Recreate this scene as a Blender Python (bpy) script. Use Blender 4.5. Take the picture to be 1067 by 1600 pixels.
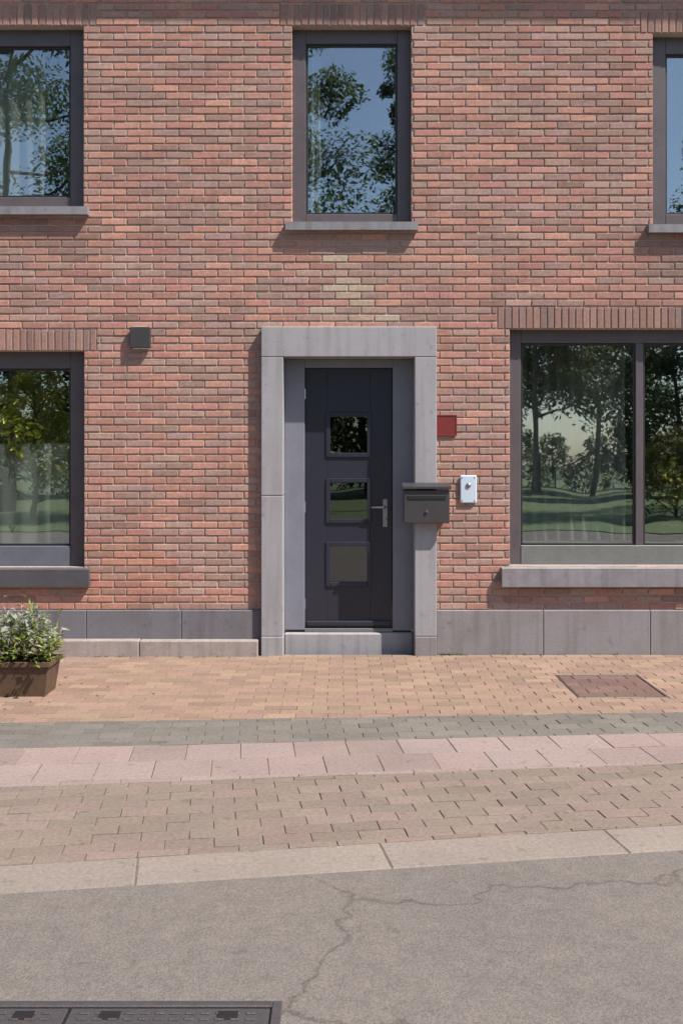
import bpy, bmesh, math, random
from mathutils import Vector, Matrix, Euler
R = math.radians
rnd = random.Random(7)
for o in list(bpy.data.objects): bpy.data.objects.remove(o)
scene = bpy.context.scene
COL = scene.collection

# ---------------------------------------------------------------- camera, sky, sun, exposure
S = 185.0            # pixels of the photograph per metre on the facade
DIST = 8.4           # camera to facade
EYE = 1.60
def X(px): return (px-533.5)/S
def Z(py): return (1022-py)/S
cam_d = bpy.data.cameras.new('camera'); cam = bpy.data.objects.new('camera', cam_d); COL.objects.link(cam)
cam.location = (0, -DIST, EYE); cam.rotation_euler = (R(90), 0, 0)
cam_d.sensor_fit = 'VERTICAL'; cam_d.sensor_height = 36; cam_d.lens = 36*S*DIST/1600
cam_d.shift_y = -(800-(1022-EYE*S))/1600
cam_d.clip_start = .05; cam_d.clip_end = 500
scene.camera = cam

SUN_EL, SUN_TH = 54, 60            # elevation; degrees to the right of the facade's normal
sv = Vector((math.sin(R(SUN_TH))*math.cos(R(SUN_EL)), -math.cos(R(SUN_TH))*math.cos(R(SUN_EL)), math.sin(R(SUN_EL))))
w = bpy.data.worlds.new('World'); scene.world = w; w.use_nodes = True
nt = w.node_tree; nt.nodes.clear()
sky = nt.nodes.new('ShaderNodeTexSky'); sky.sky_type = 'NISHITA'; sky.sun_disc = False
sky.sun_elevation = R(SUN_EL); sky.sun_rotation = math.atan2(sv.x, sv.y); sky.air_density = 1.0; sky.dust_density = 1.0
bg = nt.nodes.new('ShaderNodeBackground'); bg.inputs[1].default_value = .085
wo = nt.nodes.new('ShaderNodeOutputWorld')
nt.links.new(sky.outputs[0], bg.inputs[0]); nt.links.new(bg.outputs[0], wo.inputs[0])
sd = bpy.data.lights.new('sun', 'SUN'); sun = bpy.data.objects.new('sun', sd); COL.objects.link(sun)
sd.energy = 3.7; sd.angle = R(.6); sd.color = (1, .93, .84)
sun.rotation_euler = sv.to_track_quat('Z', 'Y').to_euler(); sun.location = sv*40
scene.view_settings.view_transform = 'Standard'; scene.view_settings.look = 'None'
scene.view_settings.gamma = 1; scene.view_settings.use_curve_mapping = False; scene.view_settings.exposure = 1.12
scene.render.engine = 'CYCLES'

# ---------------------------------------------------------------- materials
def mat(name, col, rough=.7, metal=0, noise=.12, nscale=30, bump=.1, bscale=200, tint=False, spec=.5, stain=0, sscale=1.2, stainc=(.6,.58,.55), transl=0, spots=0, streak=0):
    m = bpy.data.materials.new(name); m.use_nodes = True
    t = m.node_tree; p = t.nodes['Principled BSDF']
    p.inputs['Roughness'].default_value = rough; p.inputs['Metallic'].default_value = metal
    p.inputs['Specular IOR Level'].default_value = spec
    tc = t.nodes.new('ShaderNodeNewGeometry')
    n = t.nodes.new('ShaderNodeTexNoise'); n.inputs['Scale'].default_value = nscale; n.inputs['Detail'].default_value = 7; n.inputs['Roughness'].default_value = .62
    t.links.new(tc.outputs['Position'], n.inputs['Vector'])
    mr = t.nodes.new('ShaderNodeMapRange'); mr.inputs[1].default_value = .25; mr.inputs[2].default_value = .75
    mr.inputs[3].default_value = 1-noise; mr.inputs[4].default_value = 1+noise
    t.links.new(n.outputs['Fac'], mr.inputs[0])
    mx = t.nodes.new('ShaderNodeMix'); mx.data_type = 'RGBA'; mx.blend_type = 'MULTIPLY'; mx.inputs[0].default_value = 1
    if tint:
        a = t.nodes.new('ShaderNodeAttribute'); a.attribute_name = 'tint'
        t.links.new(a.outputs['Color'], mx.inputs[6])
    else: mx.inputs[6].default_value = (*col, 1)
    t.links.new(mr.outputs[0], mx.inputs[7]); out = mx.outputs[2]
    if stain:      # weathering in soft patches
        n3 = t.nodes.new('ShaderNodeTexNoise'); n3.inputs['Scale'].default_value = sscale; n3.inputs['Detail'].default_value = 8; n3.inputs['Roughness'].default_value = .65
        t.links.new(tc.outputs['Position'], n3.inputs['Vector'])
        r3 = t.nodes.new('ShaderNodeMapRange'); r3.inputs[1].default_value = .45; r3.inputs[2].default_value = .72; r3.inputs[3].default_value = 0; r3.inputs[4].default_value = stain
        t.links.new(n3.outputs['Fac'], r3.inputs[0])
        m3 = t.nodes.new('ShaderNodeMix'); m3.data_type = 'RGBA'; m3.blend_type = 'MULTIPLY'
        t.links.new(r3.outputs[0], m3.inputs[0]); t.links.new(out, m3.inputs[6]); m3.inputs[7].default_value = (*stainc, 1); out = m3.outputs[2]
    if streak:     # rain streaks: noise drawn out along the height
        mp = t.nodes.new('ShaderNodeMapping'); mp.inputs['Scale'].default_value = (16,16,.9); t.links.new(tc.outputs['Position'], mp.inputs['Vector'])
        n5 = t.nodes.new('ShaderNodeTexNoise'); n5.inputs['Scale'].default_value = 1; n5.inputs['Detail'].default_value = 5; t.links.new(mp.outputs[0], n5.inputs['Vector'])
        r5 = t.nodes.new('ShaderNodeMapRange'); r5.inputs[1].default_value = .47; r5.inputs[2].default_value = .7; r5.inputs[3].default_value = 0; r5.inputs[4].default_value = streak
        t.links.new(n5.outputs['Fac'], r5.inputs[0])
        m5 = t.nodes.new('ShaderNodeMix'); m5.data_type = 'RGBA'; m5.blend_type = 'MULTIPLY'
        t.links.new(r5.outputs[0], m5.inputs[0]); t.links.new(out, m5.inputs[6]); m5.inputs[7].default_value = (.6,.58,.54,1); out = m5.outputs[2]
    if spots:      # small dark spots: gum, drips, dirt
        n4 = t.nodes.new('ShaderNodeTexNoise'); n4.inputs['Scale'].default_value = 13; n4.inputs['Detail'].default_value = 5; n4.inputs['Roughness'].default_value = .55
        t.links.new(tc.outputs['Position'], n4.inputs['Vector'])
        r4 = t.nodes.new('ShaderNodeMapRange'); r4.inputs[1].default_value = .61; r4.inputs[2].default_value = .72; r4.inputs[3].default_value = 0; r4.inputs[4].default_value = spots
        t.links.new(n4.outputs['Fac'], r4.inputs[0])
        m4 = t.nodes.new('ShaderNodeMix'); m4.data_type = 'RGBA'; m4.blend_type = 'MULTIPLY'
        t.links.new(r4.outputs[0], m4.inputs[0]); t.links.new(out, m4.inputs[6]); m4.inputs[7].default_value = (.42,.4,.38,1); out = m4.outputs[2]
    t.links.new(out, p.inputs['Base Color'])
    if bump:
        b = t.nodes.new('ShaderNodeBump'); b.inputs['Strength'].default_value = bump; b.inputs['Distance'].default_value = .004
        n2 = t.nodes.new('ShaderNodeTexNoise'); n2.inputs['Scale'].default_value = bscale; n2.inputs['Detail'].default_value = 4
        t.links.new(tc.outputs['Position'], n2.inputs['Vector']); t.links.new(n2.outputs['Fac'], b.inputs['Height'])
        t.links.new(b.outputs[0], p.inputs['Normal'])
    if transl:
        tl = t.nodes.new('ShaderNodeBsdfTranslucent'); t.links.new(out, tl.inputs[0])
        ms_ = t.nodes.new('ShaderNodeMixShader'); ms_.inputs[0].default_value = transl
        t.links.new(p.outputs[0], ms_.inputs[1]); t.links.new(tl.outputs[0], ms_.inputs[2]); t.links.new(ms_.outputs[0], t.nodes['Material Output'].inputs[0])
    return m
M = {}
M['brick'] = mat('brick', (0,0,0), .88, spots=.35, streak=.3, noise=.24, nscale=38, bump=.6, bscale=140, tint=True, spec=.25, stain=.45, sscale=.9, stainc=(.74,.75,.76))
M['mortar'] = mat('mortar', (.36,.3,.26), .95, noise=.22, nscale=40, bump=.6, bscale=120, stain=.5, sscale=1.5)
M['stone'] = mat('stone', (.295,.285,.302), .75, noise=.07, nscale=60, bump=.25, bscale=180, stain=.4, sscale=2.4, stainc=(.78,.76,.74), spots=.4, streak=.5)
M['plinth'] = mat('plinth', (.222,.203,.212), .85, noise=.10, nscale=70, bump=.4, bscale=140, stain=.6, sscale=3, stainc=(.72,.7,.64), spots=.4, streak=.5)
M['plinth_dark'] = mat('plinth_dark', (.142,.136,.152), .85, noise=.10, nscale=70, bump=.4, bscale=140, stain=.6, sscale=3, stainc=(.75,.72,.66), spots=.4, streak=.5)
M['edging'] = mat('edging', (.31,.262,.245), .9, noise=.14, nscale=60, bump=.5, bscale=150, stain=.6, sscale=4, spots=.4, streak=.5)
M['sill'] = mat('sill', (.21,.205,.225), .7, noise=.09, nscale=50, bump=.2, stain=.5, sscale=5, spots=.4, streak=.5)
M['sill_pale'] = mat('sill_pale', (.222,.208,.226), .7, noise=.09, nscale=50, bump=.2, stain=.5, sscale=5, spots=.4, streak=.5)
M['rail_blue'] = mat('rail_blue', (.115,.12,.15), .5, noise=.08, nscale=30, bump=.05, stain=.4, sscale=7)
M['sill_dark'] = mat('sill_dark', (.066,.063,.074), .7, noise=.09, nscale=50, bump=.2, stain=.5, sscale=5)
M['frame'] = mat('frame', (.095,.08,.088), .42, noise=.07, nscale=25, bump=.05, stain=.4, sscale=6)
M['doorframe'] = mat('doorframe', (.182,.19,.23), .4, noise=.06, nscale=20, bump=.05, stain=.35, sscale=6, stainc=(.75,.73,.7))
M['door'] = mat('door', (.022,.023,.037), .33, noise=.12, nscale=30, bump=.06, bscale=60)
M['rail'] = mat('rail', (.15,.155,.148), .5, noise=.08, nscale=30, bump=.05, stain=.4, sscale=7)
M['paver'] = mat('paver', (0,0,0), .92, noise=.22, nscale=48, bump=.8, bscale=130, tint=True, spec=.25, stain=.6, sscale=1.3, stainc=(.74,.74,.74), spots=.45)
M['sand'] = mat('sand', (.15,.125,.098), .97, noise=.35, nscale=30, bump=.8, bscale=120, stain=.8, sscale=3, stainc=(.55,.75,.4))
M['lawn'] = mat('lawn', (.085,.12,.045), .9, noise=.3, nscale=3, bump=.5, bscale=12)
M['room'] = mat('room', (.4,.4,.36), .9, bump=0)
def asphalt():
    m=mat('asphalt',(.15,.130,.117),.92,noise=.12,nscale=11,bump=.8,bscale=260,spec=.3,stain=.6,sscale=.8,stainc=(.8,.81,.83),spots=.3); t=m.node_tree; p=t.nodes['Principled BSDF']
    old=p.inputs['Base Color'].links[0].from_socket; ge=t.nodes.new('ShaderNodeNewGeometry'); v=t.nodes.new('ShaderNodeTexVoronoi'); v.inputs['Scale'].default_value=190
    t.links.new(ge.outputs['Position'],v.inputs['Vector']); bw=t.nodes.new('ShaderNodeRGBToBW'); t.links.new(v.outputs['Color'],bw.inputs[0])
    r=t.nodes.new('ShaderNodeMapRange'); r.inputs[1].default_value=.2; r.inputs[2].default_value=.8; r.inputs[3].default_value=.8; r.inputs[4].default_value=1.19; t.links.new(bw.outputs[0],r.inputs[0])
    x=t.nodes.new('ShaderNodeMix'); x.data_type='RGBA'; x.blend_type='MULTIPLY'; x.inputs[0].default_value=1; t.links.new(old,x.inputs[6]); t.links.new(r.outputs[0],x.inputs[7]); 
    nz=t.nodes.new('ShaderNodeTexNoise'); nz.inputs['Scale'].default_value=2.2; nz.inputs['Detail'].default_value=6; t.links.new(ge.outputs['Position'],nz.inputs['Vector'])
    wv=t.nodes.new('ShaderNodeMix'); wv.data_type='VECTOR'; wv.inputs[0].default_value=.38; t.links.new(ge.outputs['Position'],wv.inputs[4]); t.links.new(nz.outputs['Color'],wv.inputs[5])
    ve=t.nodes.new('ShaderNodeTexVoronoi'); ve.feature='DISTANCE_TO_EDGE'; ve.inputs['Scale'].default_value=.75; t.links.new(wv.outputs[1],ve.inputs['Vector'])
    rc=t.nodes.new('ShaderNodeMapRange'); rc.inputs[1].default_value=.0; rc.inputs[2].default_value=.006; rc.inputs[3].default_value=.55; rc.inputs[4].default_value=0; t.links.new(ve.outputs['Distance'],rc.inputs[0])
    xc=t.nodes.new('ShaderNodeMix'); xc.data_type='RGBA'; xc.blend_type='MULTIPLY'; t.links.new(rc.outputs[0],xc.inputs[0]); t.links.new(x.outputs[2],xc.inputs[6]); xc.inputs[7].default_value=(.4,.38,.36,1); t.links.new(xc.outputs[2],p.inputs['Base Color']); return m
M['asphalt']=asphalt()
M['iron'] = mat('iron', (.055,.053,.06), .5, metal=.3, noise=.15, nscale=60, bump=.2, bscale=90, stain=.5, sscale=9, stainc=(1,.7,.5))
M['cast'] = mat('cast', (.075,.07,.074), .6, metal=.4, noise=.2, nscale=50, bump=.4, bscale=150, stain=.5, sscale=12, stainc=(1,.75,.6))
M['steel'] = mat('steel', (.35,.35,.36), .35, metal=1, noise=.06, bump=.02)
M['red'] = mat('red', (.17,.028,.026), .35, noise=.1, nscale=40, bump=.02)
M['pale'] = mat('pale', (.5,.58,.68), .35, noise=.04, bump=.02)
M['black'] = mat('black', (.012,.012,.014), .5, bump=0)
M['lens'] = mat('lens', (.5,.5,.46), .3, bump=0)
M['cloth'] = mat('cloth', (.6,.6,.56), .95, noise=.06, nscale=90, bump=0, transl=.4)
M['leaf'] = mat('leaf', (0,0,0), .5, noise=.2, nscale=20, bump=0, tint=True, transl=.45)
M['bark'] = mat('bark', (.07,.055,.042), .95, noise=.35, nscale=20, bump=.6, bscale=25)
M['soil'] = mat('soil', (.04,.028,.02), .97, noise=.3, bump=.8, bscale=60)
M['pot'] = mat('pot', (.1,.058,.034), .75, streak=.5, spots=.4, noise=.2, nscale=25, bump=.3, bscale=60, stain=.5, sscale=6)
M['render_white'] = mat('render_white', (.75,.75,.73), .9, noise=.05)
M['roof'] = mat('roof', (.12,.07,.055), .85, noise=.2)
M['zinc'] = mat('zinc', (.2,.2,.21), .5, metal=.5, noise=.1)
M['wood_dark'] = mat('wood_dark', (.05,.035,.035), .6, noise=.15)
def glass(name, refl, thru):
    g = bpy.data.materials.new(name); g.use_nodes = True; t = g.node_tree; t.nodes.clear()
    gl = t.nodes.new('ShaderNodeBsdfGlossy'); gl.inputs['Roughness'].default_value = .0; gl.inputs[0].default_value = (.93,.97,1,1)
    ge = t.nodes.new('ShaderNodeNewGeometry'); n = t.nodes.new('ShaderNodeTexNoise'); n.inputs['Scale'].default_value = 1.6; n.inputs['Detail'].default_value = 1
    t.links.new(ge.outputs['Position'], n.inputs['Vector'])
    b = t.nodes.new('ShaderNodeBump'); b.inputs['Strength'].default_value = .12; b.inputs['Distance'].default_value = .02
    t.links.new(n.outputs['Fac'], b.inputs['Height']); t.links.new(b.outputs[0], gl.inputs['Normal'])
    tr = t.nodes.new('ShaderNodeBsdfTransparent'); tr.inputs[0].default_value = (*thru,1)
    lw0 = t.nodes.new('ShaderNodeLayerWeight'); lw0.inputs[0].default_value = .5
    lw = t.nodes.new('ShaderNodeMath'); lw.operation='POWER'; lw.inputs[1].default_value = 5; t.links.new(lw0.outputs['Facing'], lw.inputs[0])
    mm = t.nodes.new('ShaderNodeMath'); mm.operation='ADD'; mm.inputs[1].default_value = refl; mm.use_clamp = True
    t.links.new(lw.outputs[0], mm.inputs[0])
    ms = t.nodes.new('ShaderNodeMixShader'); fo = t.nodes.new('ShaderNodeOutputMaterial')
    t.links.new(mm.outputs[0], ms.inputs[0]); t.links.new(tr.outputs[0], ms.inputs[1]); t.links.new(gl.outputs[0], ms.inputs[2]); t.links.new(ms.outputs[0], fo.inputs[0])
    return g
M['glass'] = glass('glass', .24, (.84,.88,.86))
M['glass_dark'] = glass('glass_dark', .13, (.45,.45,.42))

# ---------------------------------------------------------------- mesh helpers
class MB:
    def __init__(s): s.v=[]; s.f=[]; s.t=[]
    def add(s, vs, fs, tint=(1,1,1)):
        n=len(s.v); s.v+=[tuple(v) for v in vs]; s.f+=[tuple(i+n for i in f) for f in fs]; s.t+=[tint]*len(fs); return s
    def box(s, x0,x1,y0,y1,z0,z1, c=0.0, tint=(1,1,1), jit=0):
        if c<=0:
            vs=[(x,y,z) for x in (x0,x1) for y in (y0,y1) for z in (z0,z1)]
            return s.add(vs,[(0,1,3,2),(4,6,7,5),(0,4,5,1),(2,3,7,6),(0,2,6,4),(1,5,7,3)],tint)
        lo=(x0,y0,z0); hi=(x1,y1,z1); vs=[]; idx={}
        for i in range(8):
            sg=[(i>>k)&1 for k in range(3)]
            j=[rnd.uniform(-jit,jit) for _ in range(3)]
            for ax in range(3):
                p=[]
                for k in range(3):
                    e=hi[k] if sg[k] else lo[k]
                    if k!=ax: e+= -c if sg[k] else c
                    p.append(e+j[k])
                idx[(i,ax)]=len(vs); vs.append(p)
        fs=[]
        for ax in range(3):
            a,b=[k for k in range(3) if k!=ax]
            for sd_ in (0,1):
                q=[idx[((sd_<<ax)|(ua<<a)|(ub<<b),ax)] for ua,ub in ((0,0),(1,0),(1,1),(0,1))]
                fs.append(q)
        for ax in range(3):
            a,b=[k for k in range(3) if k!=ax]
            for ua in (0,1):
                for ub in (0,1):
                    i0=(ua<<a)|(ub<<b); i1=i0|(1<<ax)
                    fs.append([idx[(i0,a)],idx[(i1,a)],idx[(i1,b)],idx[(i0,b)]])
        for i in range(8): fs.append([idx[(i,0)],idx[(i,1)],idx[(i,2)]])
        return s.add(vs,fs,tint)
    def tube(s, pts, r, n=10, tint=(1,1,1)):
        pts=[Vector(p) for p in pts]; rs=r if isinstance(r,(list,tuple)) else [r]*len(pts); vs=[]; fs=[]
        for i,p in enumerate(pts):
            d=(pts[min(i+1,len(pts)-1)]-pts[max(i-1,0)]).normalized()
            u=d.orthogonal().normalized() if abs(d.z)>.9 or True else d
            if i and True:
                u=(pu-d*pu.dot(d)).normalized()
            pu=u; wv=d.cross(u)
            for k in range(n):
                a=2*math.pi*k/n; vs.append(p+(u*math.cos(a)+wv*math.sin(a))*rs[i])
        for i in range(len(pts)-1):
            for k in range(n): fs.append((i*n+k,i*n+(k+1)%n,(i+1)*n+(k+1)%n,(i+1)*n+k))
        fs.append(tuple(range(n))[::-1]); fs.append(tuple((len(pts)-1)*n+k for k in range(n)))
        return s.add(vs,fs,tint)
    def lathe(s, prof, c=(0,0,0), n=24, tint=(1,1,1)):
        vs=[];fs=[]
        for r_,z_ in prof:
            for k in range(n):
                a=2*math.pi*k/n; vs.append((c[0]+r_*math.cos(a),c[1]+r_*math.sin(a),c[2]+z_))
        for i in range(len(prof)-1):
            for k in range(n): fs.append((i*n+k,i*n+(k+1)%n,(i+1)*n+(k+1)%n,(i+1)*n+k))
        return s.add(vs,fs,tint)
    def mesh(s, name, m, smooth=False):
        me=bpy.data.meshes.new(name); me.from_pydata(s.v,[],s.f)
        bm=bmesh.new(); bm.from_mesh(me); bmesh.ops.recalc_face_normals(bm, faces=bm.faces); bm.to_mesh(me); bm.free()
        a=me.color_attributes.new('tint','FLOAT_COLOR','CORNER')
        for p in me.polygons:
            c=s.t[p.index]
            for li in p.loop_indices: a.data[li].color=(*c,1)
            p.use_smooth=smooth
        me.materials.append(M[m]); return me
    def build(s, name, m, parent=None, smooth=False, kind=None):
        o=bpy.data.objects.new(name, s.mesh(name,m,smooth)); COL.objects.link(o); o.parent=parent
        if kind: o['kind']=kind
        return o
def empty(name, loc, parent=None):
    o=bpy.data.objects.new(name,None); COL.objects.link(o); o.location=loc; o.parent=parent; o.empty_display_size=.1; return o
def tag(o, label, cat, group=None):
    o['label']=label; o['category']=cat
    if group: o['group']=group
    return o

def clip(poly, nx, ny, c):            # keep the side where nx*x+ny*y <= c
    out=[]
    for i,p in enumerate(poly):
        q=poly[(i+1)%len(poly)]; a=nx*p[0]+ny*p[1]-c; b=nx*q[0]+ny*q[1]-c
        if a<=0: out.append(p)
        if a*b<0: k=a/(a-b); out.append((p[0]+(q[0]-p[0])*k, p[1]+(q[1]-p[1])*k))
    return out
def area(p): return abs(sum(p[i][0]*p[(i+1)%len(p)][1]-p[(i+1)%len(p)][0]*p[i][1] for i in range(len(p))))/2 if len(p)>2 else 0
def minus(poly, r):                   # a convex polygon less a rectangle
    x0,x1,y0,y1=r; out=[]; p=poly
    for nx,ny,c in ((1,0,x0),(-1,0,-x1),(0,1,y0),(0,-1,-y1)):
        q=clip(p,nx,ny,c)
        if area(q)>.0006: out.append(q)
        p=clip(p,-nx,-ny,-c)
        if len(p)<3: break
    return out
def slab(mb, poly, z, tint, ch=.004, dep=.06, gap=.003, tilt=0):
    cx=sum(p[0] for p in poly)/len(poly); cy=sum(p[1] for p in poly)/len(poly); n=len(poly); vs=[]
    tx,ty=rnd.uniform(-tilt,tilt),rnd.uniform(-tilt,tilt)
    def ins(d,zz):
        for p in poly:
            l=math.hypot(p[0]-cx,p[1]-cy) or 1; k=max(.3,1-d*1.4/l)
            x,y=cx+(p[0]-cx)*k,cy+(p[1]-cy)*k
            vs.append((x+rnd.uniform(-.0012,.0012),y+rnd.uniform(-.0012,.0012),zz+(x-cx)*tx+(y-cy)*ty))
    ins(gap+ch,z); ins(gap,z-ch*.8); ins(gap,z-dep)
    fs=[tuple(range(n))]
    for r_ in (0,1):
        for i in range(n): fs.append((r_*n+i,r_*n+(i+1)%n,(r_+1)*n+(i+1)%n,(r_+1)*n+i))
    mb.add(vs,fs,tint)

def clip(poly, nx, ny, c):            # keep the side where nx*x+ny*y <= c
    out=[]
    for i,p in enumerate(poly):
        q=poly[(i+1)%len(poly)]; a=nx*p[0]+ny*p[1]-c; b=nx*q[0]+ny*q[1]-c
        if a<=0: out.append(p)
        if a*b<0: k=a/(a-b); out.append((p[0]+(q[0]-p[0])*k, p[1]+(q[1]-p[1])*k))
    return out
def area(p): return abs(sum(p[i][0]*p[(i+1)%len(p)][1]-p[(i+1)%len(p)][0]*p[i][1] for i in range(len(p))))/2 if len(p)>2 else 0
def minus(poly, r):                   # a convex polygon less a rectangle
    x0,x1,y0,y1=r; out=[]; p=poly
    if max(q[0] for q in p)<=x0 or min(q[0] for q in p)>=x1 or max(q[1] for q in p)<=y0 or min(q[1] for q in p)>=y1: return [p]
    for nx,ny,c in ((1,0,x0),(-1,0,-x1),(0,1,y0),(0,-1,-y1)):
        q=clip(p,nx,ny,c)
        if area(q)>.0006: out.append(q)
        p=clip(p,-nx,-ny,-c)
        if len(p)<3: break
    return out
def slab(mb, poly, z, tint, ch=.004, dep=.06, gap=.003, tilt=0):
    cx=sum(p[0] for p in poly)/len(poly); cy=sum(p[1] for p in poly)/len(poly); n=len(poly); vs=[]
    tx,ty=rnd.uniform(-tilt,tilt),rnd.uniform(-tilt,tilt)
    sg=1 if sum(poly[i][0]*poly[(i+1)%n][1]-poly[(i+1)%n][0]*poly[i][1] for i in range(n))>0 else -1
    def ins(d,zz):
        for i in range(n):
            a,p,c=poly[i-1],poly[i],poly[(i+1)%n]
            e0=(p[0]-a[0],p[1]-a[1]); e1=(c[0]-p[0],c[1]-p[1]); l0=math.hypot(*e0) or 1; l1=math.hypot(*e1) or 1
            n0=(-e0[1]/l0*sg,e0[0]/l0*sg); n1=(-e1[1]/l1*sg,e1[0]/l1*sg); k=1+n0[0]*n1[0]+n0[1]*n1[1]
            k=max(k,.35); x=p[0]+(n0[0]+n1[0])*d/k; y=p[1]+(n0[1]+n1[1])*d/k
            vs.append((x+rnd.uniform(-.0012,.0012),y+rnd.uniform(-.0012,.0012),zz+(x-cx)*tx+(y-cy)*ty))
    ins(gap+ch,z); ins(gap,z-ch*.8); ins(gap,z-dep)
    fs=[tuple(range(n))]
    for r_ in (0,1):
        for i in range(n): fs.append((r_*n+i,r_*n+(i+1)%n,(r_+1)*n+(i+1)%n,(r_+1)*n+i))
    mb.add(vs,fs,tint)

# ---------------------------------------------------------------- ground
def shade(cols, lo=.86, hi=1.14):
    b=rnd.choice(cols); k=rnd.uniform(lo,hi); return tuple(c*k for c in b)
MB().box(-60,60,-15,-.05,-.3,-.0055).build('ground','sand',kind='structure')
MB().box(-300,300,-400,-15,-.3,.02).build('lawn','lawn',kind='structure')

PEACH=[(.248,.172,.128),(.235,.157,.123),(.262,.184,.132),(.222,.157,.116),(.25,.164,.132)]
GREY=[(.152,.136,.118),(.137,.124,.11),(.147,.134,.12)]
PINK=[(.245,.186,.17),(.228,.176,.16),(.255,.2,.185)]
TAN=[(.186,.147,.12),(.195,.15,.127),(.178,.144,.118),(.198,.146,.126)]
PALE=[(.225,.188,.162),(.215,.182,.158)]
WARM=[(.148,.13,.114),(.155,.134,.112),(.138,.124,.112),(.15,.128,.12),(.16,.14,.118)]
def dep(py): return EYE*S*DIST/(py-(1022-EYE*S))
LINES=[(dep(1121),3.5),(dep(1157),5),(dep(1211),6.5),(dep(1320),9),(dep(1362),9)]    # distance from the camera at x = 0; degrees off the house
def beyond(poly, l):  t=math.tan(R(l[1])); return clip(poly, t, -1, DIST-l[0])   # farther than the line  y = -DIST+d+t*x
def nearer(poly, l):  t=math.tan(R(l[1])); return clip(poly, -t, 1, -DIST+l[0])
PATCH=(X(884)*dep(1072)/DIST*1.0, X(1020)*dep(1072)/DIST, -DIST+dep(1089), -DIST+dep(1055))   # steel framed square of darker pavers
COVER=(-1.42, -.175, -DIST+1.9, -DIST+dep(1565))            # dark cover, stand-in for a dark strip of ground
def pave(name, piece, items, gap_rects, budget, ch=.003, gap=.0018, tilt=.006, zj=.0016):
    root=empty(name,(0,0,0)); root['kind']='structure'
    rest=MB(); one=[]
    for polys,col in items:
        for p in polys:
            ps=[p]
            for r in gap_rects: ps=[q for pp in ps for q in minus(pp,r)]
            for q in ps:
                if area(q)<.0006: continue
                cx=sum(v[0] for v in q)/len(q); cy=sum(v[1] for v in q)/len(q)
                d=cy+DIST; vis = d>2.6 and abs(cx)<.36*d+.15
                one.append((q,col,vis,area(q)/d**2))
    one.sort(key=lambda a:-a[3] if a[2] else 1)
    for i,(q,col,vis,ar) in enumerate(one):
        z=rnd.uniform(-zj,zj)
        if vis and i<budget:
            m=MB(); slab(m,q,z,col,ch,.06,gap,tilt); m.build(piece,'paver',root)
        else: slab(rest,q,z,col,ch,.06,gap,tilt)
    if rest.v: rest.build('paving','paver',root,kind='stuff')
    return root
def rect(x0,x1,y0,y1): return [(x0,y0),(x1,y0),(x1,y1),(x0,y1)]
# footpath in stretcher courses along the house
it=[]; y=-.03; row=0
while y>-3.6:
    x=-6.2+(row%2)*.104+rnd.uniform(-.006,.006)
    while x<6.2:
        p=beyond(rect(x,x+.207,y-.104,y),LINES[0])
        if area(p)>.0006: it.append(([p],shade(PEACH,.9,1.1)))
        x+=.207
    y-=.104; row+=1
pave('footpath','paver',it,[PATCH],300)
# bands that run with the street, eight degrees off the house
def band(l0,l1,lu,lv,cols,bond=.5,lo=.9,hi=1.1,half=False):
    it=[]; an=R((l0[1]+l1[1])/2); ct,st=math.cos(an),math.sin(an); v1=(-DIST+l0[0])*ct+1.2
    v0=(-DIST+l1[0])*ct-1.2; r_=0; v=v1 if not half else (-DIST+l0[0])*ct+lv*.02+lv*3
    while v>v0:
        u=-7+(r_%2)*lu*bond+rnd.uniform(-.005,.005)
        while u<7:
            p=[(a*ct-b*st, a*st+b*ct) for a,b in rect(u,u+lu,v-lv,v)]
            p=nearer(p,l0)
            if len(p)>2: p=beyond(p,l1)
            if area(p)>.0006: it.append(([p],shade(cols,lo,hi)))
            u+=lu
        v-=lv; r_+=1
    return it
pave('gutter','gutter_block',band(LINES[0],LINES[1],.207,.104,GREY),[],300)
pave('paved_strip','paving_slab',band(LINES[1],LINES[2],.30,.30,PINK,half=True,lo=.94,hi=1.06),[],300,ch=.003,gap=.002)
pave('road','road_brick',band(LINES[2],LINES[3],.207,.104,TAN,lo=.92,hi=1.08),[],300)
l=LINES[3]; wd=(l[0]-LINES[4][0])*math.cos(R(9))
pave('kerb_line','kerb_stone',band(LINES[3],LINES[4],1.0,wd*1.02,PALE,half=True,lo=.96,hi=1.04),[],300,ch=.006,gap=.002,tilt=.001,zj=.0005)
am=MB(); sh=nearer(rect(-60,60,-15,-1),LINES[4])
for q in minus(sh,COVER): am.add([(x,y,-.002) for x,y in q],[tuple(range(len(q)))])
am.build('asphalt','asphalt',kind='structure')

# ---------------------------------------------------------------- house
house=empty('brick_house',(0,0,0)); tag(house,'red brown brick house with pale stone door surround and dark framed windows','house')
TOP=Z(-190)
W_UL=(X(-190),X(131),Z(322),Z(34)); W_UC=(X(456),X(643),Z(346),Z(40)); W_UR=(X(1019),X(1400),Z(350),Z(52))
W_LL=(X(-190),X(132),Z(886),Z(548)); W_LR=(X(796),X(1300),Z(884),Z(511))
def snap(a): return (a[0],a[1],a[2],Z(952)+.0625*round((a[3]-Z(952))/.0625)-.004)
W_UL,W_UC,W_UR,W_LL,W_LR=[snap(a) for a in (W_UL,W_UC,W_UR,W_LL,W_LR)]
DOOR=(X(409),X(681),-.1,Z(512))
OPEN=[W_UL,W_UC,W_UR,W_LL,W_LR,DOOR]
def inside(x0,x1,z0,z1):
    for a in OPEN:
        if x1>a[0]+.005 and x0<a[1]-.005 and z1>a[2]+.005 and z0<a[3]-.005: return a
XL,XR=X(-900),X(1960)
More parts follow.
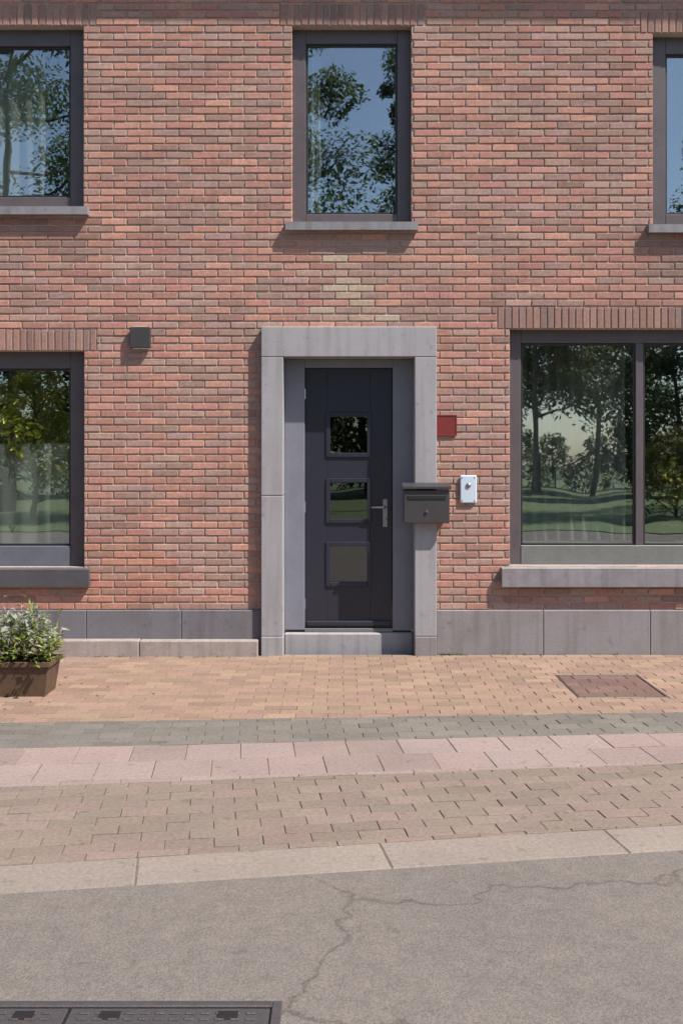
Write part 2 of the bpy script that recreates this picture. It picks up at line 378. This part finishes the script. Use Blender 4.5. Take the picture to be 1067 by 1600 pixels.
xs=sorted({XL,XR,*[a[0] for a in OPEN],*[a[1] for a in OPEN]}); zs=sorted({-.1,TOP,*[a[2] for a in OPEN],*[a[3] for a in OPEN]})
mb=MB()
for i in range(len(xs)-1):
    for j in range(len(zs)-1):
        if not inside(xs[i],xs[i+1],zs[j],zs[j+1]): mb.box(xs[i],xs[i+1],.008,.30,zs[j],zs[j+1])
wall=mb.build('wall','mortar',house)
BRICK=[(.36,.19,.15),(.34,.178,.14),(.39,.205,.16),(.30,.185,.155),(.35,.22,.18),(.285,.165,.135),(.42,.225,.175),(.33,.205,.18),(.37,.18,.15),(.31,.2,.165)]
UNDER_SILL=[(X(575),X(655),Z(360),Z(460)),(X(405),X(470),Z(360),Z(430)),(X(-60),X(150),Z(340),Z(470)),(X(985),X(1100),Z(360),Z(500)),(X(770),X(830),Z(905),Z(955))]   # bricks tinted darker under sill ends, darkest at the top
def bcol(x=None,z=None):
    c=tuple(v*1.09 for v in shade(BRICK,.9,1.1))
    if x is not None:      # lime bloom over the door lintel: a pale heap of bricks, widest at the bottom
        h=(Z(405)-z)/(Z(405)-Z(512))
        if 0<h<1 and abs(x-X(537))<(.09+.38*max(0,h-.28))*rnd.uniform(.7,1.35):
            k=rnd.choice((.15,.35,.6,.8,.9)); c=tuple(a*(1-k)+b*k for a,b in zip(c,(.42,.335,.25)))
        for sx0_,sx1_,sz1_,sz0_ in UNDER_SILL:
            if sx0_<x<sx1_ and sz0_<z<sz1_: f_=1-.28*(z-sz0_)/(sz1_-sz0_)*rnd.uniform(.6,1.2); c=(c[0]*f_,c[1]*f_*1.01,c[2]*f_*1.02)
        if z<Z(850) and x<X(410): c=(c[0]*1.06,c[1]*.99,c[2]*.93)
    return c
BL,BH,CO=.210,.050,.0625
variants=[MB().box(0,BL,0,.03,0,BH,.004,bcol(),.0014).mesh('brick','brick') for _ in range(36)]
SOLD=[(a[0]-.10,a[1]+.10,a[3],Z(952)+CO*math.ceil((a[3]+.185-Z(952))/CO)-.012) for a in (W_LL,W_LR,W_UC,W_UL,W_UR)]
bricks=[]; z=Z(952); row=0
HOLES=OPEN+SOLD
while z<TOP:
    x=XL+(row%2)*.11+rnd.uniform(-.004,.004)
    while x<XR:
        segs=[(x,x+BL)]
        for a in HOLES:
            if z+BH>a[2]+.004 and z<a[3]-.004:
                ns=[]
                for s0,s1 in segs:
                    if s1<=a[0] or s0>=a[1]: ns.append((s0,s1)); continue
                    if s0<a[0]: ns.append((s0,a[0]-(.008 if a in SOLD else 0)))
                    if s1>a[1]: ns.append((a[1]+(.008 if a in SOLD else 0),s1))
                segs=ns
        for s0,s1 in segs:
            if s1-s0>.012: bricks.append((s0,s1,z))
        x+=BL+.01
    z+=CO; row+=1
full=[b for b in bricks if abs(b[1]-b[0]-BL)<1e-6 and abs((b[0]+b[1])/2)<2.8 and not(abs((b[0]+b[1])/2)<.6 and b[2]>Z(512) and b[2]<Z(400))]
full.sort(key=lambda b: abs((b[0]+b[1])/2)+abs(b[2]-1.6)*.6)
pick=set(full[:300]); mb=MB()
for b in bricks:
    dz=rnd.uniform(-.001,.001)
    if b in pick:
        o=bpy.data.objects.new('brick',rnd.choice(variants)); COL.objects.link(o); o.parent=wall; o.location=(b[0],rnd.uniform(-.0025,.002),b[2]+dz)
    else:
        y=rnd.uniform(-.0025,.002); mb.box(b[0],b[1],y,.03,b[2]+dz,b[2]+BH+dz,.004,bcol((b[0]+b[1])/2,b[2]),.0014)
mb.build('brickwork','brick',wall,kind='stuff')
SDK=[(.27,.16,.135),(.3,.175,.15),(.255,.165,.145),(.32,.185,.15)]
for a in SOLD:                       # upright bricks over the windows
    x=a[0]
    st_=(a[1]-a[0]+.01)/round((a[1]-a[0]+.01)/.06)
    while x+.04<a[1]:
        y=rnd.uniform(-.002,.002)
        MB().box(x,x+.05,y,.03,a[2]+.001,a[3]+rnd.uniform(-.003,.001),.004,shade(SDK),.001).build('lintel_brick','brick',wall); x+=st_
# reveals of the openings
for a in (W_UL,W_UC,W_UR,W_LL,W_LR):
    for xx,sg in ((a[0],1),(a[1],-1)):
        z=a[2]+.004; m=MB()
        while z<a[3]-.03:
            x0,x1=sorted((xx-sg*.012,xx+sg*.002)); m.box(x0,x1,.032,.17,z,min(z+BH,a[3]),.003,bcol(),.001); z+=CO
        m.build('reveal','brick',wall,kind='stuff')
# plinth of stone slabs, left one darker, with a concrete edging before it
x=XL
while x<X(409)-.1:
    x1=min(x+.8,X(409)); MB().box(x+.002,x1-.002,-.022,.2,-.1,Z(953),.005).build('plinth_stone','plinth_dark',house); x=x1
x=X(681)
while x<XR:
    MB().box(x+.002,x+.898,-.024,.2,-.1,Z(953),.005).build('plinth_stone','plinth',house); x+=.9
x=X(409)-.02
while x>XL:
    MB().box(x-.988,x-.003,-.12,-.026,-.06,.135+rnd.uniform(-.003,.003),.008).build('edging_stone','edging',house); x-=.99
# eaves, gutter and roof
EZ=Z(34)+1.26
ev=empty('eaves',(0,0,EZ),house)
MB().box(XL,XR,-.34,.0,0,.025,.004).build('soffit','wood_dark',ev)
MB().box(XL,XR,-.365,-.342,-.02,.2,.004).build('fascia','wood_dark',ev)
gm=MB(); pr=[(-.37+ .065*math.cos(a)-.07,.15+.065*math.sin(a)) for a in [math.pi+ i*math.pi/8 for i in range(9)]]
vs=[(xx,p[0],p[1]) for xx in (XL,XR) for p in pr]; gm.add(vs,[(i,i+1,i+10,i+9) for i in range(8)]); gm.build('gutter_pipe','zinc',ev)
rf=MB(); rf.add([(XL,-.42,EZ+.22),(XR,-.42,EZ+.22),(XR,4.2,EZ+3.6),(XL,4.2,EZ+3.6),(XL,-.42,EZ+.15),(XR,-.42,EZ+.15),(XR,4.2,EZ+3.5),(XL,4.2,EZ+3.5)],[(0,1,2,3),(7,6,5,4),(0,4,5,1),(2,6,7,3),(1,5,6,2),(0,3,7,4)])
rf.build('roof','roof',house)
MB().box(XL,XR,3.8,3.95,-.1,EZ+.02).box(XL,XL+.1,.301,3.8,-.1,EZ+.02).box(XR-.1,XR,.301,3.8,-.1,EZ+.02).box(X(705),X(705)+.1,.301,3.8,-.1,2.9).box(X(395)-.1,X(395),.301,3.8,-.1,2.9).build('inner_walls','room',house)
MB().box(XL+.1,XR-.1,.301,3.8,2.72,2.88).build('upper_floor','room',house); MB().box(XL+.1,XR-.1,.301,3.8,EZ-.18,EZ-.06).build('ceiling','room',house)

def window(a, fw=.11, mull=(), sash=0, sillm='sill', rail=None, railm='rail', sh=.085, sp=.065, ex=.05):
    x0,x1,z0,z1=a; cx=(x0+x1)/2
    e=empty('window',(cx,0,z0),house); l,r,h=x0-cx,x1-cx,z1-z0; y0,y1=.095,.165
    f=MB(); bot=fw*.75
    f.box(l,l+fw,y0,y1,0,h,.004).box(r-fw,r,y0,y1,0,h,.004).box(l+fw,r-fw,y0,y1,h-fw,h,.004)
    if not rail: f.box(l+fw,r-fw,y0,y1,0,bot,.004)
    f.build('frame','frame',e)
    if rail: MB().box(l+.0,r-.0,.167,.40,rail-.012,rail+.018,.004).build('window_board','sill_pale',e)
    if rail: MB().box(l+fw,r-fw,y0-.005,y1,0,rail,.005).build('bottom_rail',railm,e); bot=rail
    cuts=[l+fw]+[v for m in mull for v in (X(m)-cx-.032,X(m)-cx+.032)]+[r-fw]
    for m in mull: MB().box(X(m)-cx-.032,X(m)-cx+.032,y0+.006,y1,bot,h-fw,.004).build('mullion','frame',e)
    for i in range(0,len(cuts),2):
        b=MB(); p,q=cuts[i],cuts[i+1]; k=.018
        b.box(p,p+k,y0+.018,y1-.02,bot,h-fw,.002).box(q-k,q,y0+.018,y1-.02,bot,h-fw,.002).box(p+k,q-k,y0+.018,y1-.02,h-fw-k,h-fw,.002).box(p+k,q-k,y0+.018,y1-.02,bot,bot+k,.002)
        b.build('glazing_bead','black',e)
        MB().box(p+k-.004,q-k+.004,.128,.134,bot+k-.004,h-fw-k+.004).build('pane','glass',e)
    # sill with a drip edge
    sm=MB(); X0,X1=l-ex,r+ex
    prof=[(.10,.004),(-sp,-.018),(-sp,-sh),(-sp+.02,-sh),(.02,-sh+.006),(.10,-sh+.006)]
    vs=[(xx,p[0],p[1]) for xx in (X0,X1) for p in prof]; n=6
    sm.add(vs,[(i,(i+1)%n,n+(i+1)%n,n+i) for i in range(n)]+[tuple(range(n))[::-1],tuple(range(n,2*n))]); sm.build('sill',sillm,e)
    return e
window(W_UL,fw=.135); window(W_UC,fw=.115); window(W_UR,fw=.14)
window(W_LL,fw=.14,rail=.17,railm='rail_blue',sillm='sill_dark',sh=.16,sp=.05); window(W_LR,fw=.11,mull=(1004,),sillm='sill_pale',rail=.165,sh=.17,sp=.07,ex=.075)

# door surround, step and door
sx0,sx1=DOOR[0]+.001,DOOR[1]-.001; sz=DOOR[3]; fw=X(443)-X(409)
su=empty('door_surround',(X(545),0,0),house); ox=X(545); lz=Z(559)
for a,b in ((sx0,sx0+fw),(sx1-fw,sx1)):
    zb=[-.06,.16,1.34,lz]
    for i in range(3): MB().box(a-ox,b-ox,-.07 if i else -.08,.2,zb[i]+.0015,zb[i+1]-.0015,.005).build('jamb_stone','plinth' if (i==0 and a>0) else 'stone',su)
MB().box(sx0-ox,sx1-ox,-.07,.2,lz+.0015,sz,.005).build('lintel_stone','stone',su)
cz=Z(988); dr=empty('door',(X(545),0,cz),house); a,b=sx0+fw-ox,sx1-fw-ox; h=lz-cz
YF=.13; j=MB(); jw=X(475)-X(443)
j.box(a,a+jw,YF,YF+.1,0,h,.004).box(b-jw,b,YF,YF+.1,0,h,.004).box(a+jw,b-jw,YF,YF+.1,h-.07,h,.004)
j.build('door_frame','doorframe',dr)
da,db,dh=a+jw+.004,b-jw-.004,h-.074; y0,y1=YF+.03,YF+.08
px0,px1=X(511)-ox,X(579)-ox
PZ=[(Z(712)-cz,Z(645)-cz),(Z(817)-cz,Z(750)-cz),(Z(918)-cz,Z(851)-cz)]
lf=MB(); lf.box(da,px0,y0,y1,.012,dh,.003).box(px1,db,y0,y1,.012,dh,.003)
zz=dh
for q0,q1 in PZ: lf.box(px0,px1,y0+.0005,y1,q1,zz,.001); zz=q0
lf.box(px0,px1,y0+.0005,y1,.012,zz,.001); lf.build('door_leaf','door',dr)
for q0,q1 in PZ:
    m=MB(); k=.026
    m.box(px0-.012,px0+k,y0-.012,y0+.03,q0-.012,q1+.012,.004).box(px1-k,px1+.012,y0-.012,y0+.03,q0-.012,q1+.012,.004).box(px0+k,px1-k,y0-.012,y0+.03,q1-k,q1+.012,.004).box(px0+k,px1-k,y0-.012,y0+.03,q0-.012,q0+k,.004)
    m.build('pane_moulding','door',dr)
    MB().box(px0+k-.004,px1-k+.004,y0+.018,y0+.024,q0+k-.004,q1-k+.004).build('door_pane','glass_dark',dr)
MB().box(da+.01,db-.01,y0-.03,y0-.001,.03,.075,.008).build('weather_bar','door',dr)
MB().box(a+jw,b-jw,YF-.0,YF+.1,-.02,.011,.003).build('threshold','zinc',dr)
hx=db-.06; hz=1.0
MB().box(hx-.02,hx+.02,y0-.008,y0-.0005,hz-.12,hz+.12,.003).build('handle_plate','steel',dr)
MB().tube([(hx,y0-.006,hz+.05),(hx,y0-.05,hz+.05),(hx-.02,y0-.058,hz+.05),(hx-.12,y0-.056,hz+.05)],.009,10).build('handle','steel',dr,True)
MB().tube([(hx,y0-.006,hz-.05),(hx,y0-.02,hz-.05)],.014,14).build('lock_cylinder','steel',dr,True)
for q in (.22,1.05,dh-.22): MB().tube([(da-.004,y0-.006,q-.045),(da-.004,y0-.006,q+.045)],.009,8).build('hinge','steel',dr)
MB().box(X(443),X(647),.09,.25,-.06,cz-.022,.012).build('doorstep','stone',house)

# ---------------------------------------------------------------- things on the wall
mbx=empty('mailbox',(X(664),-.002,Z(816))); tag(mbx,'dark grey metal mailbox with sloping lid hung on the door surround','mailbox')
hw=.19; hb=.275; dp=.085; yo=-.07
MB().box(-hw,hw,yo-dp,yo-.002,0,hb,.006).build('body','iron',mbx)
l=MB(); l.add([(xx,p[0],p[1]) for xx in (-hw-.012,hw+.012) for p in ((yo-.002,hb+.06),(yo-dp-.018,hb+.03),(yo-dp-.018,hb+.012),(yo-.002,hb+.0015))],[(0,1,5,4),(1,2,6,5),(2,3,7,6),(3,0,4,7),(0,3,2,1),(4,5,6,7)]); l.build('lid','iron',mbx)
MB().box(-hw+.03,hw-.03,yo-dp-.006,yo-dp+.002,hb-.075,hb-.045,.002).build('letter_slot','black',mbx)
MB().tube([(0,yo-dp-.001,.1),(0,yo-dp-.012,.1)],.012,12).build('lock','steel',mbx)
MB().box(.105,hw-.01,yo+.002,0,.03,.2,.003).build('bracket','steel',mbx)

bp=empty('bell_plate',(X(731),-.003,Z(786))); tag(bp,'pale blue white plate with a button, on brick beside the mailbox','door bell')
MB().box(-.07,.07,-.022,0,0,.235,.008).build('plate','pale',bp)
MB().tube([(0,-.022,.15),(0,-.03,.15)],[.022,.019],18).build('button','steel',bp,True)
for sx_ in (-.052,.052):
    for szz in (.02,.215): MB().tube([(sx_,-.0215,szz),(sx_,-.0245,szz)],.005,8).build('screw','steel',bp)

rp=empty('wall_plate',(X(697),-.003,Z(681))); tag(rp,'small square dark red plate screwed to brick above the mailbox','sign')
MB().box(-.088,.088,-.008,0,0,.176,.003).build('plate','red',rp)
rm=MB(); rm.box(-.088,-.078,-.0115,-.0085,0,.176,.001).box(.078,.088,-.0115,-.0085,0,.176,.001).box(-.078,.078,-.0115,-.0085,.166,.176,.001).box(-.078,.078,-.0115,-.0085,0,.01,.001); rm.build('rim','red',rp)
for sx_ in (-.066,.066): MB().tube([(sx_,-.008,.15),(sx_,-.0115,.15)],.005,8).build('screw','steel',rp)

wl=empty('wall_lamp',(X(221),-.003,Z(546))); tag(wl,'small square dark wall lamp high on the brick between window and door','lamp')
MB().box(-.055,.055,-.012,0,.03,.14,.003).build('back_plate','iron',wl)
MB().box(-.088,.088,-.05,-.0125,0.008,.184,.006).build('housing','iron',wl)
MB().box(-.06,.06,-.044,-.02,.0,.0075,.002).build('lens','lens',wl)
MB().box(-.06,.06,-.044,-.02,.1845,.19,.002).build('lens','lens',wl)

# ---------------------------------------------------------------- dark areas of the ground
sc=empty('framed_pavers',((PATCH[0]+PATCH[1])/2,(PATCH[2]+PATCH[3])/2,0)); tag(sc,'square steel frame filled with dark red brown pavers in the footpath','manhole')
ox,oy=sc.location.x,sc.location.y; x0,x1,y0,y1=PATCH[0]-ox,PATCH[1]-ox,PATCH[2]-oy,PATCH[3]-oy
k=.014; fm=MB(); fm.box(x0,x0+k,y0,y1,-.06,.002,.002).box(x1-k,x1,y0,y1,-.06,.002,.002).box(x0+k,x1-k,y1-k,y1,-.06,.002,.002).box(x0+k,x1-k,y0,y0+k,-.06,.002,.002); fm.build('frame','cast',sc)
nx_,ny_=3,6; wx=(x1-x0-2*k)/nx_; wy=(y1-y0-2*k)/ny_
for jj in range(ny_):
    for ii in range(-1,nx_):
        a=x0+k+(ii+(jj%2)*.5)*wx; b=a+wx; a=max(a,x0+k); b=min(b,x1-k)
        if b-a<.03: continue
        m=MB(); slab(m,rect(a,b,y0+k+jj*wy,y0+k+(jj+1)*wy),rnd.uniform(-.002,.001),shade([(.145,.092,.078),(.13,.085,.07),(.15,.088,.078)])); m.build('paver','paver',sc)
ic=empty('dark_cover',((COVER[0]+COVER[1])/2,(COVER[2]+COVER[3])/2,0)); tag(ic,'large dark lidded cover set flush in the ground, stand-in for a dark strip','manhole')
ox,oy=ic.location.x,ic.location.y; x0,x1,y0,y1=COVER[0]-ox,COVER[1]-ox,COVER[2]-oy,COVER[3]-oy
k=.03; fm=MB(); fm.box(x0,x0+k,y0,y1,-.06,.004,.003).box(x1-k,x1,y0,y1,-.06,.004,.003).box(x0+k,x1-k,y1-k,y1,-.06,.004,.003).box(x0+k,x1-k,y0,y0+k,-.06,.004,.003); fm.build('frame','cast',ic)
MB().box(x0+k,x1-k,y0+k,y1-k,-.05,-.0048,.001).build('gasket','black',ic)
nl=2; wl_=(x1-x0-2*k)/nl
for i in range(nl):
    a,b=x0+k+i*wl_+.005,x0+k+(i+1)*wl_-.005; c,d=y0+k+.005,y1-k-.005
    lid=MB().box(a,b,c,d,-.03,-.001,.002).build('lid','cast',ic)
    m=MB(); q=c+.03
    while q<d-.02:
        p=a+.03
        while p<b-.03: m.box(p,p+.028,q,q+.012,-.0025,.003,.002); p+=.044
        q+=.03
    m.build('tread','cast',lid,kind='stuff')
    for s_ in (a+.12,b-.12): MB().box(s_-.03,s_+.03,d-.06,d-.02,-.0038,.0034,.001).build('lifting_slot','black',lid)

# ---------------------------------------------------------------- planter with lime green plant
def leafcard(mb,p,d,n,l,wd,tint,bend=.25):
    d=d.normalized(); s_=d.cross(n)
    s_=s_.normalized() if s_.length>1e-4 else Vector((1,0,0)); n2=s_.cross(d)
    a=p; b=p+d*l*.45+s_*wd; c=p+d*l*.45-s_*wd; m_=p+d*l*.5-n2*wd*.35; e=p+d*l-n2*l*bend
    mb.add([a,b,e,c,m_],[(0,1,4),(1,2,4),(2,3,4),(3,0,4)],tint)
pl=empty('planter',(X(-8)*dep(1082)/DIST,-DIST+dep(1082),0)); tag(pl,'low brown planter of bushy lime green foliage standing on the footpath','planter')
pm=MB(); L2,W2,H2,tk=.42,.15,.24,.018
for f0,f1,zt,zb_ in ((1,1.08,.0,0),):
    def ring(l,w_,z_): return [(-l,-w_,z_),(l,-w_,z_),(l,w_,z_),(-l,w_,z_)]
    vs=ring(L2*.93,W2*.86,0)+ring(L2,W2,H2-.03)+ring(L2+.014,W2+.014,H2-.03)+ring(L2+.014,W2+.014,H2)+ring(L2-tk,W2-tk,H2)+ring(L2-tk,W2-tk,H2-.06)
    fs=[(3,2,1,0)]
    for r_ in range(5):
        for i in range(4): fs.append((r_*4+i,r_*4+(i+1)%4,r_*4+4+(i+1)%4,r_*4+4+i))
    pm.add(vs,fs)
pm.build('trough','pot',pl)
MB().box(-L2+tk,L2-tk,-W2+tk,W2-tk,H2-.08,H2-.03,.004).build('soil','soil',pl)
fo=MB(); LIME=[(.20,.26,.045),(.16,.22,.04),(.25,.29,.07),(.12,.17,.035),(.28,.3,.10)]
SAGE=[(.34,.36,.27),(.30,.33,.27),(.36,.39,.24),(.3,.3,.36)]
for i in range(2600):
    x=rnd.uniform(-L2,L2)*1.04; y=rnd.gauss(0,.6)*W2; hh=rnd.random()**.7
    top=.29+.07*math.sin(x*9)+.05*math.sin(x*27+1)+(.12 if rnd.random()<.06 else 0)
    p=Vector((x,max(-.25,min(.25,y*(1+.4*hh))),H2-.03+hh*top*(1-.5*min(1,abs(y)/.25)**2)))
    d=Vector((rnd.gauss(0,.6)+x*.3,rnd.gauss(0,.6)+y*1.5,rnd.uniform(-.1,.9)))
    n=Vector((rnd.gauss(0,.5),rnd.gauss(0,.5),1)).normalized()
    leafcard(fo,p,d,n,rnd.uniform(.025,.085),rnd.uniform(.006,.018),shade(SAGE if (hh>.68 and rnd.random()<.75) else LIME,.8,1.2))
fo.build('foliage','leaf',pl)
st=MB()
for i in range(22):
    x=rnd.uniform(-.36,.36); y=rnd.uniform(-.08,.08); st.tube([(x,y,H2-.06),(x+rnd.uniform(-.03,.03),y+rnd.uniform(-.03,.03),H2+.1),(x+rnd.uniform(-.06,.06),y+rnd.uniform(-.06,.06),H2+.26)],[.004,.003,.0015],5)
st.build('stems','bark',pl)

dl=MB()
for i in range(26):
    p=Vector((pl.location.x+rnd.gauss(.3,.35),pl.location.y+rnd.gauss(.05,.3),.004)); a=rnd.uniform(0,6.28)
    leafcard(dl,p,Vector((math.cos(a),math.sin(a),.15)),Vector((0,0,1)),rnd.uniform(.018,.04),rnd.uniform(.005,.01),shade([(.16,.1,.04),(.12,.08,.04),(.2,.15,.06)]),.1)
do=dl.build('fallen_leaves','leaf',kind='stuff'); do['label']='dry fallen leaves lying on the footpath round the planter'; do['category']='leaves'
# ---------------------------------------------------------------- curtains behind the glass
def curtain(x0,x1,z0,z1,label,y=.215,amp=.022,waves=9):
    m=MB(); n=waves*8; vs=[]; fs=[]
    for i in range(n+1):
        u=i/n; x=x0+(x1-x0)*u; yy=y+amp*math.sin(u*waves*2*math.pi+.6*math.sin(u*13))
        for k in range(7): vs.append((x+.006*math.sin(k*1.7+u*20),yy*(1)+.004*k*math.sin(u*17),z1+(z0-z1)*k/6))
    for i in range(n):
        for k in range(6): fs.append((i*7+k,i*7+k+1,i*7+8+k,i*7+7+k))
    m.add(vs,fs); tag(m.build('curtain','cloth',None,True),label,'curtain','curtains behind the glass')
curtain(X(-160),X(60),Z(310),Z(30),'pale gathered curtain behind the upper window above the planter')
curtain(X(-160),X(100),Z(872),Z(692),'pale short curtain across the lower half of the ground floor window',y=.2,waves=8)
curtain(X(770),X(1010),Z(880),Z(500),'pale sheer full height curtain behind the big ground floor window',y=.64,amp=.03,waves=11)
curtain(X(460),X(500),Z(335),Z(40),'pale narrow curtain drawn aside behind the upper window over the door',waves=4)

# ---------------------------------------------------------------- across the street: seen in the window glass
TG=[(.08,.125,.05),(.095,.14,.055),(.07,.11,.045),(.11,.15,.06),(.085,.125,.06)]
YG=[(.34,.33,.04),(.38,.35,.05),(.28,.29,.035)]
def crown_mesh(name,cen,n,lsz,cols):
    vs=[];fs=[];tt=[]
    for i in range(n):
        c,rr=rnd.choice(cen); a=rnd.uniform(0,6.283); u=rnd.uniform(-1,1); q=math.sqrt(1-u*u); k=rr*rnd.random()**.45
        px,py,pz=c[0]+q*math.cos(a)*k,c[1]+q*math.sin(a)*k,c[2]+u*k*.85
        a=rnd.uniform(0,6.283); dz=rnd.gauss(-.3,.5); l=lsz*rnd.uniform(.6,1.4); w_=l*.3; dx,dy=math.cos(a)*l,math.sin(a)*l; sx,sy=-math.sin(a)*w_,math.cos(a)*w_; tz=rnd.gauss(0,.6)*w_
        o=len(vs); vs+=[(px,py,pz),(px+dx*.45+sx,py+dy*.45+sy,pz+dz*l*.4+tz),(px+dx,py+dy,pz+dz*l),(px+dx*.45-sx,py+dy*.45-sy,pz+dz*l*.4-tz)]; fs.append((o,o+1,o+2,o+3)); tt.append(shade(cols,.7,1.3))
    me=bpy.data.meshes.new(name); me.from_pydata(vs,[],fs); at=me.color_attributes.new('tint','FLOAT_COLOR','CORNER')
    at.data.foreach_set('color',[v for t_ in tt for _ in range(4) for v in (*t_,1)]); me.materials.append(M['leaf']); return me
def tree(x,y,h,r,label,n=4200,cols=TG,trunk=.2,low=.35,lsz=.2,group='trees across the street'):
    e=empty('tree',(x,y,0)); tag(e,label,'tree',group)
    tm=MB(); tm.tube([(0,0,0),(.1,0,h*.25),(-.05,.1,h*.5),(.05,0,h*.85)],[trunk,trunk*.8,trunk*.55,trunk*.15]); cen=[]
    nb=22
    for i in range(nb):
        a=i*2.4; zz=h*(low+.05+(.86-low)*i/nb); rr=r*(1-.5*i/nb)*rnd.uniform(.75,1.15)
        c=Vector((math.cos(a)*rr*.72,math.sin(a)*rr*.72,zz+rr*.15)); tm.tube([(0,0,zz-.3),(c.x*.5,c.y*.5,zz-.05),tuple(c)],[trunk*.4,trunk*.22,.03],6); cen.append((c,rr*rnd.uniform(.32,.5)))
    cen.append((Vector((0,0,h*.9)),r*.4)); tm.build('trunk','bark',e)
    o=bpy.data.objects.new('crown',crown_mesh('crown',cen,n,lsz,cols)); COL.objects.link(o); o.parent=e
    return e
tree(-2.3,-24,20.5,4.6,'tall broad tree mirrored in the upper window over the door',30000,lsz=.13,low=.25)
tree(-11.2,-25,20.5,5.6,'tall dense tree mirrored in the upper window above the planter',34000,lsz=.14,low=.25)
tree(2.5,-26,18,2.4,'slim tree mirrored between branches and sky in the upper window over the door',12000,lsz=.12,low=.4)
tree(15.5,-27,19,5.0,'tall tree mirrored in the upper window at the end over the big ground floor window',26000,lsz=.14)
BELT=[(-31,-42,1),(-24,-39,1.05),(-17.5,-42,.95),(-11,-40,1.05),(-4.5,-43,1),(1.2,-41,1.08),(5.6,-39,.8),(16.4,-40,1),(21.5,-41,1.05),(28,-43,1),(34,-42,1)]
src_=[]
for k,(x,y,s_) in enumerate(BELT):
    lb='dense tree in the belt of trees mirrored behind the lawn'; gp='belt of trees behind the lawn'
    if k<3: src_.append(tree(x,y,12.5,4.2,lb,22000,lsz=.22,low=.02,group=gp)); continue
    q=src_[k%3]; e=q.copy(); COL.objects.link(e); e.location=(x,y,0); e.rotation_euler.z=k*1.9; e.scale=(s_,s_,s_)
    for ch in q.children: c=ch.copy(); COL.objects.link(c); c.parent=e
for x,y in ((10.6,-46),(7.2,-50),(14.6,-49)):
    tree(x,y,14,4.6,'high crowned tree mirrored with pale sky below in the big ground floor window',20000,lsz=.22,low=.27,group='high crowned trees over pale sky')
for k in range(9):
    tree(1+k*2.6,-56+1.5*math.sin(k*2),3.9+.25*math.sin(k*5),1.7,'rounded shrub in the row mirrored below the high crowned trees',2600,lsz=.2,low=.0,trunk=.06,group='row of shrubs behind the lawn')
tree(-8.6,-19,4.6,1.7,'yellow green shrub mirrored in the ground floor window above the planter',9000,YG,.08,.12,.085,'shrubs across the street')
tree(9.4,-19.5,2.6,1.4,'low olive shrub mirrored beyond the mullion of the big ground floor window',7000,[(.2,.19,.03),(.15,.15,.03)],.07,.05,.08,'shrubs across the street')
# ---------------------------------------------------------------- house plants on the inner window boards
def house_plant(px,z0,top,label,cols,spread,n,lo):
    e=empty('house_plant',(X(px),.27,z0)); tag(e,label,'plant')
    MB().lathe([(0,0),(.055,0),(.075,.13),(.083,.13),(.083,.15),(.07,.15),(.068,.13),(0,.13)],n=20).build('pot','pot',e,True)
    sm=MB(); f=MB(); H=top-z0
    for k in range(9):
        a=k*.7; tx=math.cos(a)*spread*rnd.uniform(.3,1); ty=-.085+.05*math.sin(a); tz=lo-z0+(H-lo+z0)*rnd.random()
        sm.tube([(0,0,.12),(tx*.4,ty*.3,tz*.55),(tx,ty,tz)],[.006,.004,.002],6)
        for q in range(n):
            p=Vector((tx+rnd.gauss(0,spread*.3),max(-.10,min(.03,ty+rnd.gauss(0,.02))),tz+rnd.gauss(0,.06)))
            leafcard(f,p,Vector((rnd.gauss(0,1),rnd.gauss(-.2,.5),rnd.gauss(.1,.7))),Vector((rnd.gauss(0,.4),-1,rnd.gauss(.5,.4))).normalized(),rnd.uniform(.05,.1),rnd.uniform(.014,.024),shade(cols,.75,1.2))
    sm.build('stems','bark',e); f.build('foliage','leaf',e)
BRD=.184
house_plant(8,Z(886)+BRD+.004,Z(618),'yellow green house plant behind the glass above the short curtain',[(.42,.4,.04),(.34,.36,.04),(.46,.42,.07)],.2,30,Z(690))
house_plant(1062,Z(884)+BRD,Z(735),'olive leafed house plant on the window board behind the big window',[(.22,.2,.03),(.17,.16,.03),(.26,.23,.04)],.13,22,Z(800))
# ---------------------------------------------------------------- weeds in the joints at the foot of the wall
wm=MB(); WG=[(.09,.13,.03),(.12,.15,.04),(.07,.1,.03)]
for i in range(46):
    x=rnd.choice([rnd.uniform(-2.2,-.7),rnd.uniform(.75,3.2),rnd.gauss(.85,.1)]); y=-.125 if x<0 else -.03
    for k in range(rnd.randint(3,9)):
        leafcard(wm,Vector((x+rnd.gauss(0,.012),y-abs(rnd.gauss(0,.008)),-.004)),Vector((rnd.gauss(0,.7),rnd.gauss(-.3,.4),rnd.uniform(.2,1))),Vector((0,-.3,1)),rnd.uniform(.012,.038),.005,shade(WG))
wo_=wm.build('weeds','leaf',kind='stuff'); wo_['label']='small weeds growing in the joint at the foot of the wall'; wo_['category']='weeds'
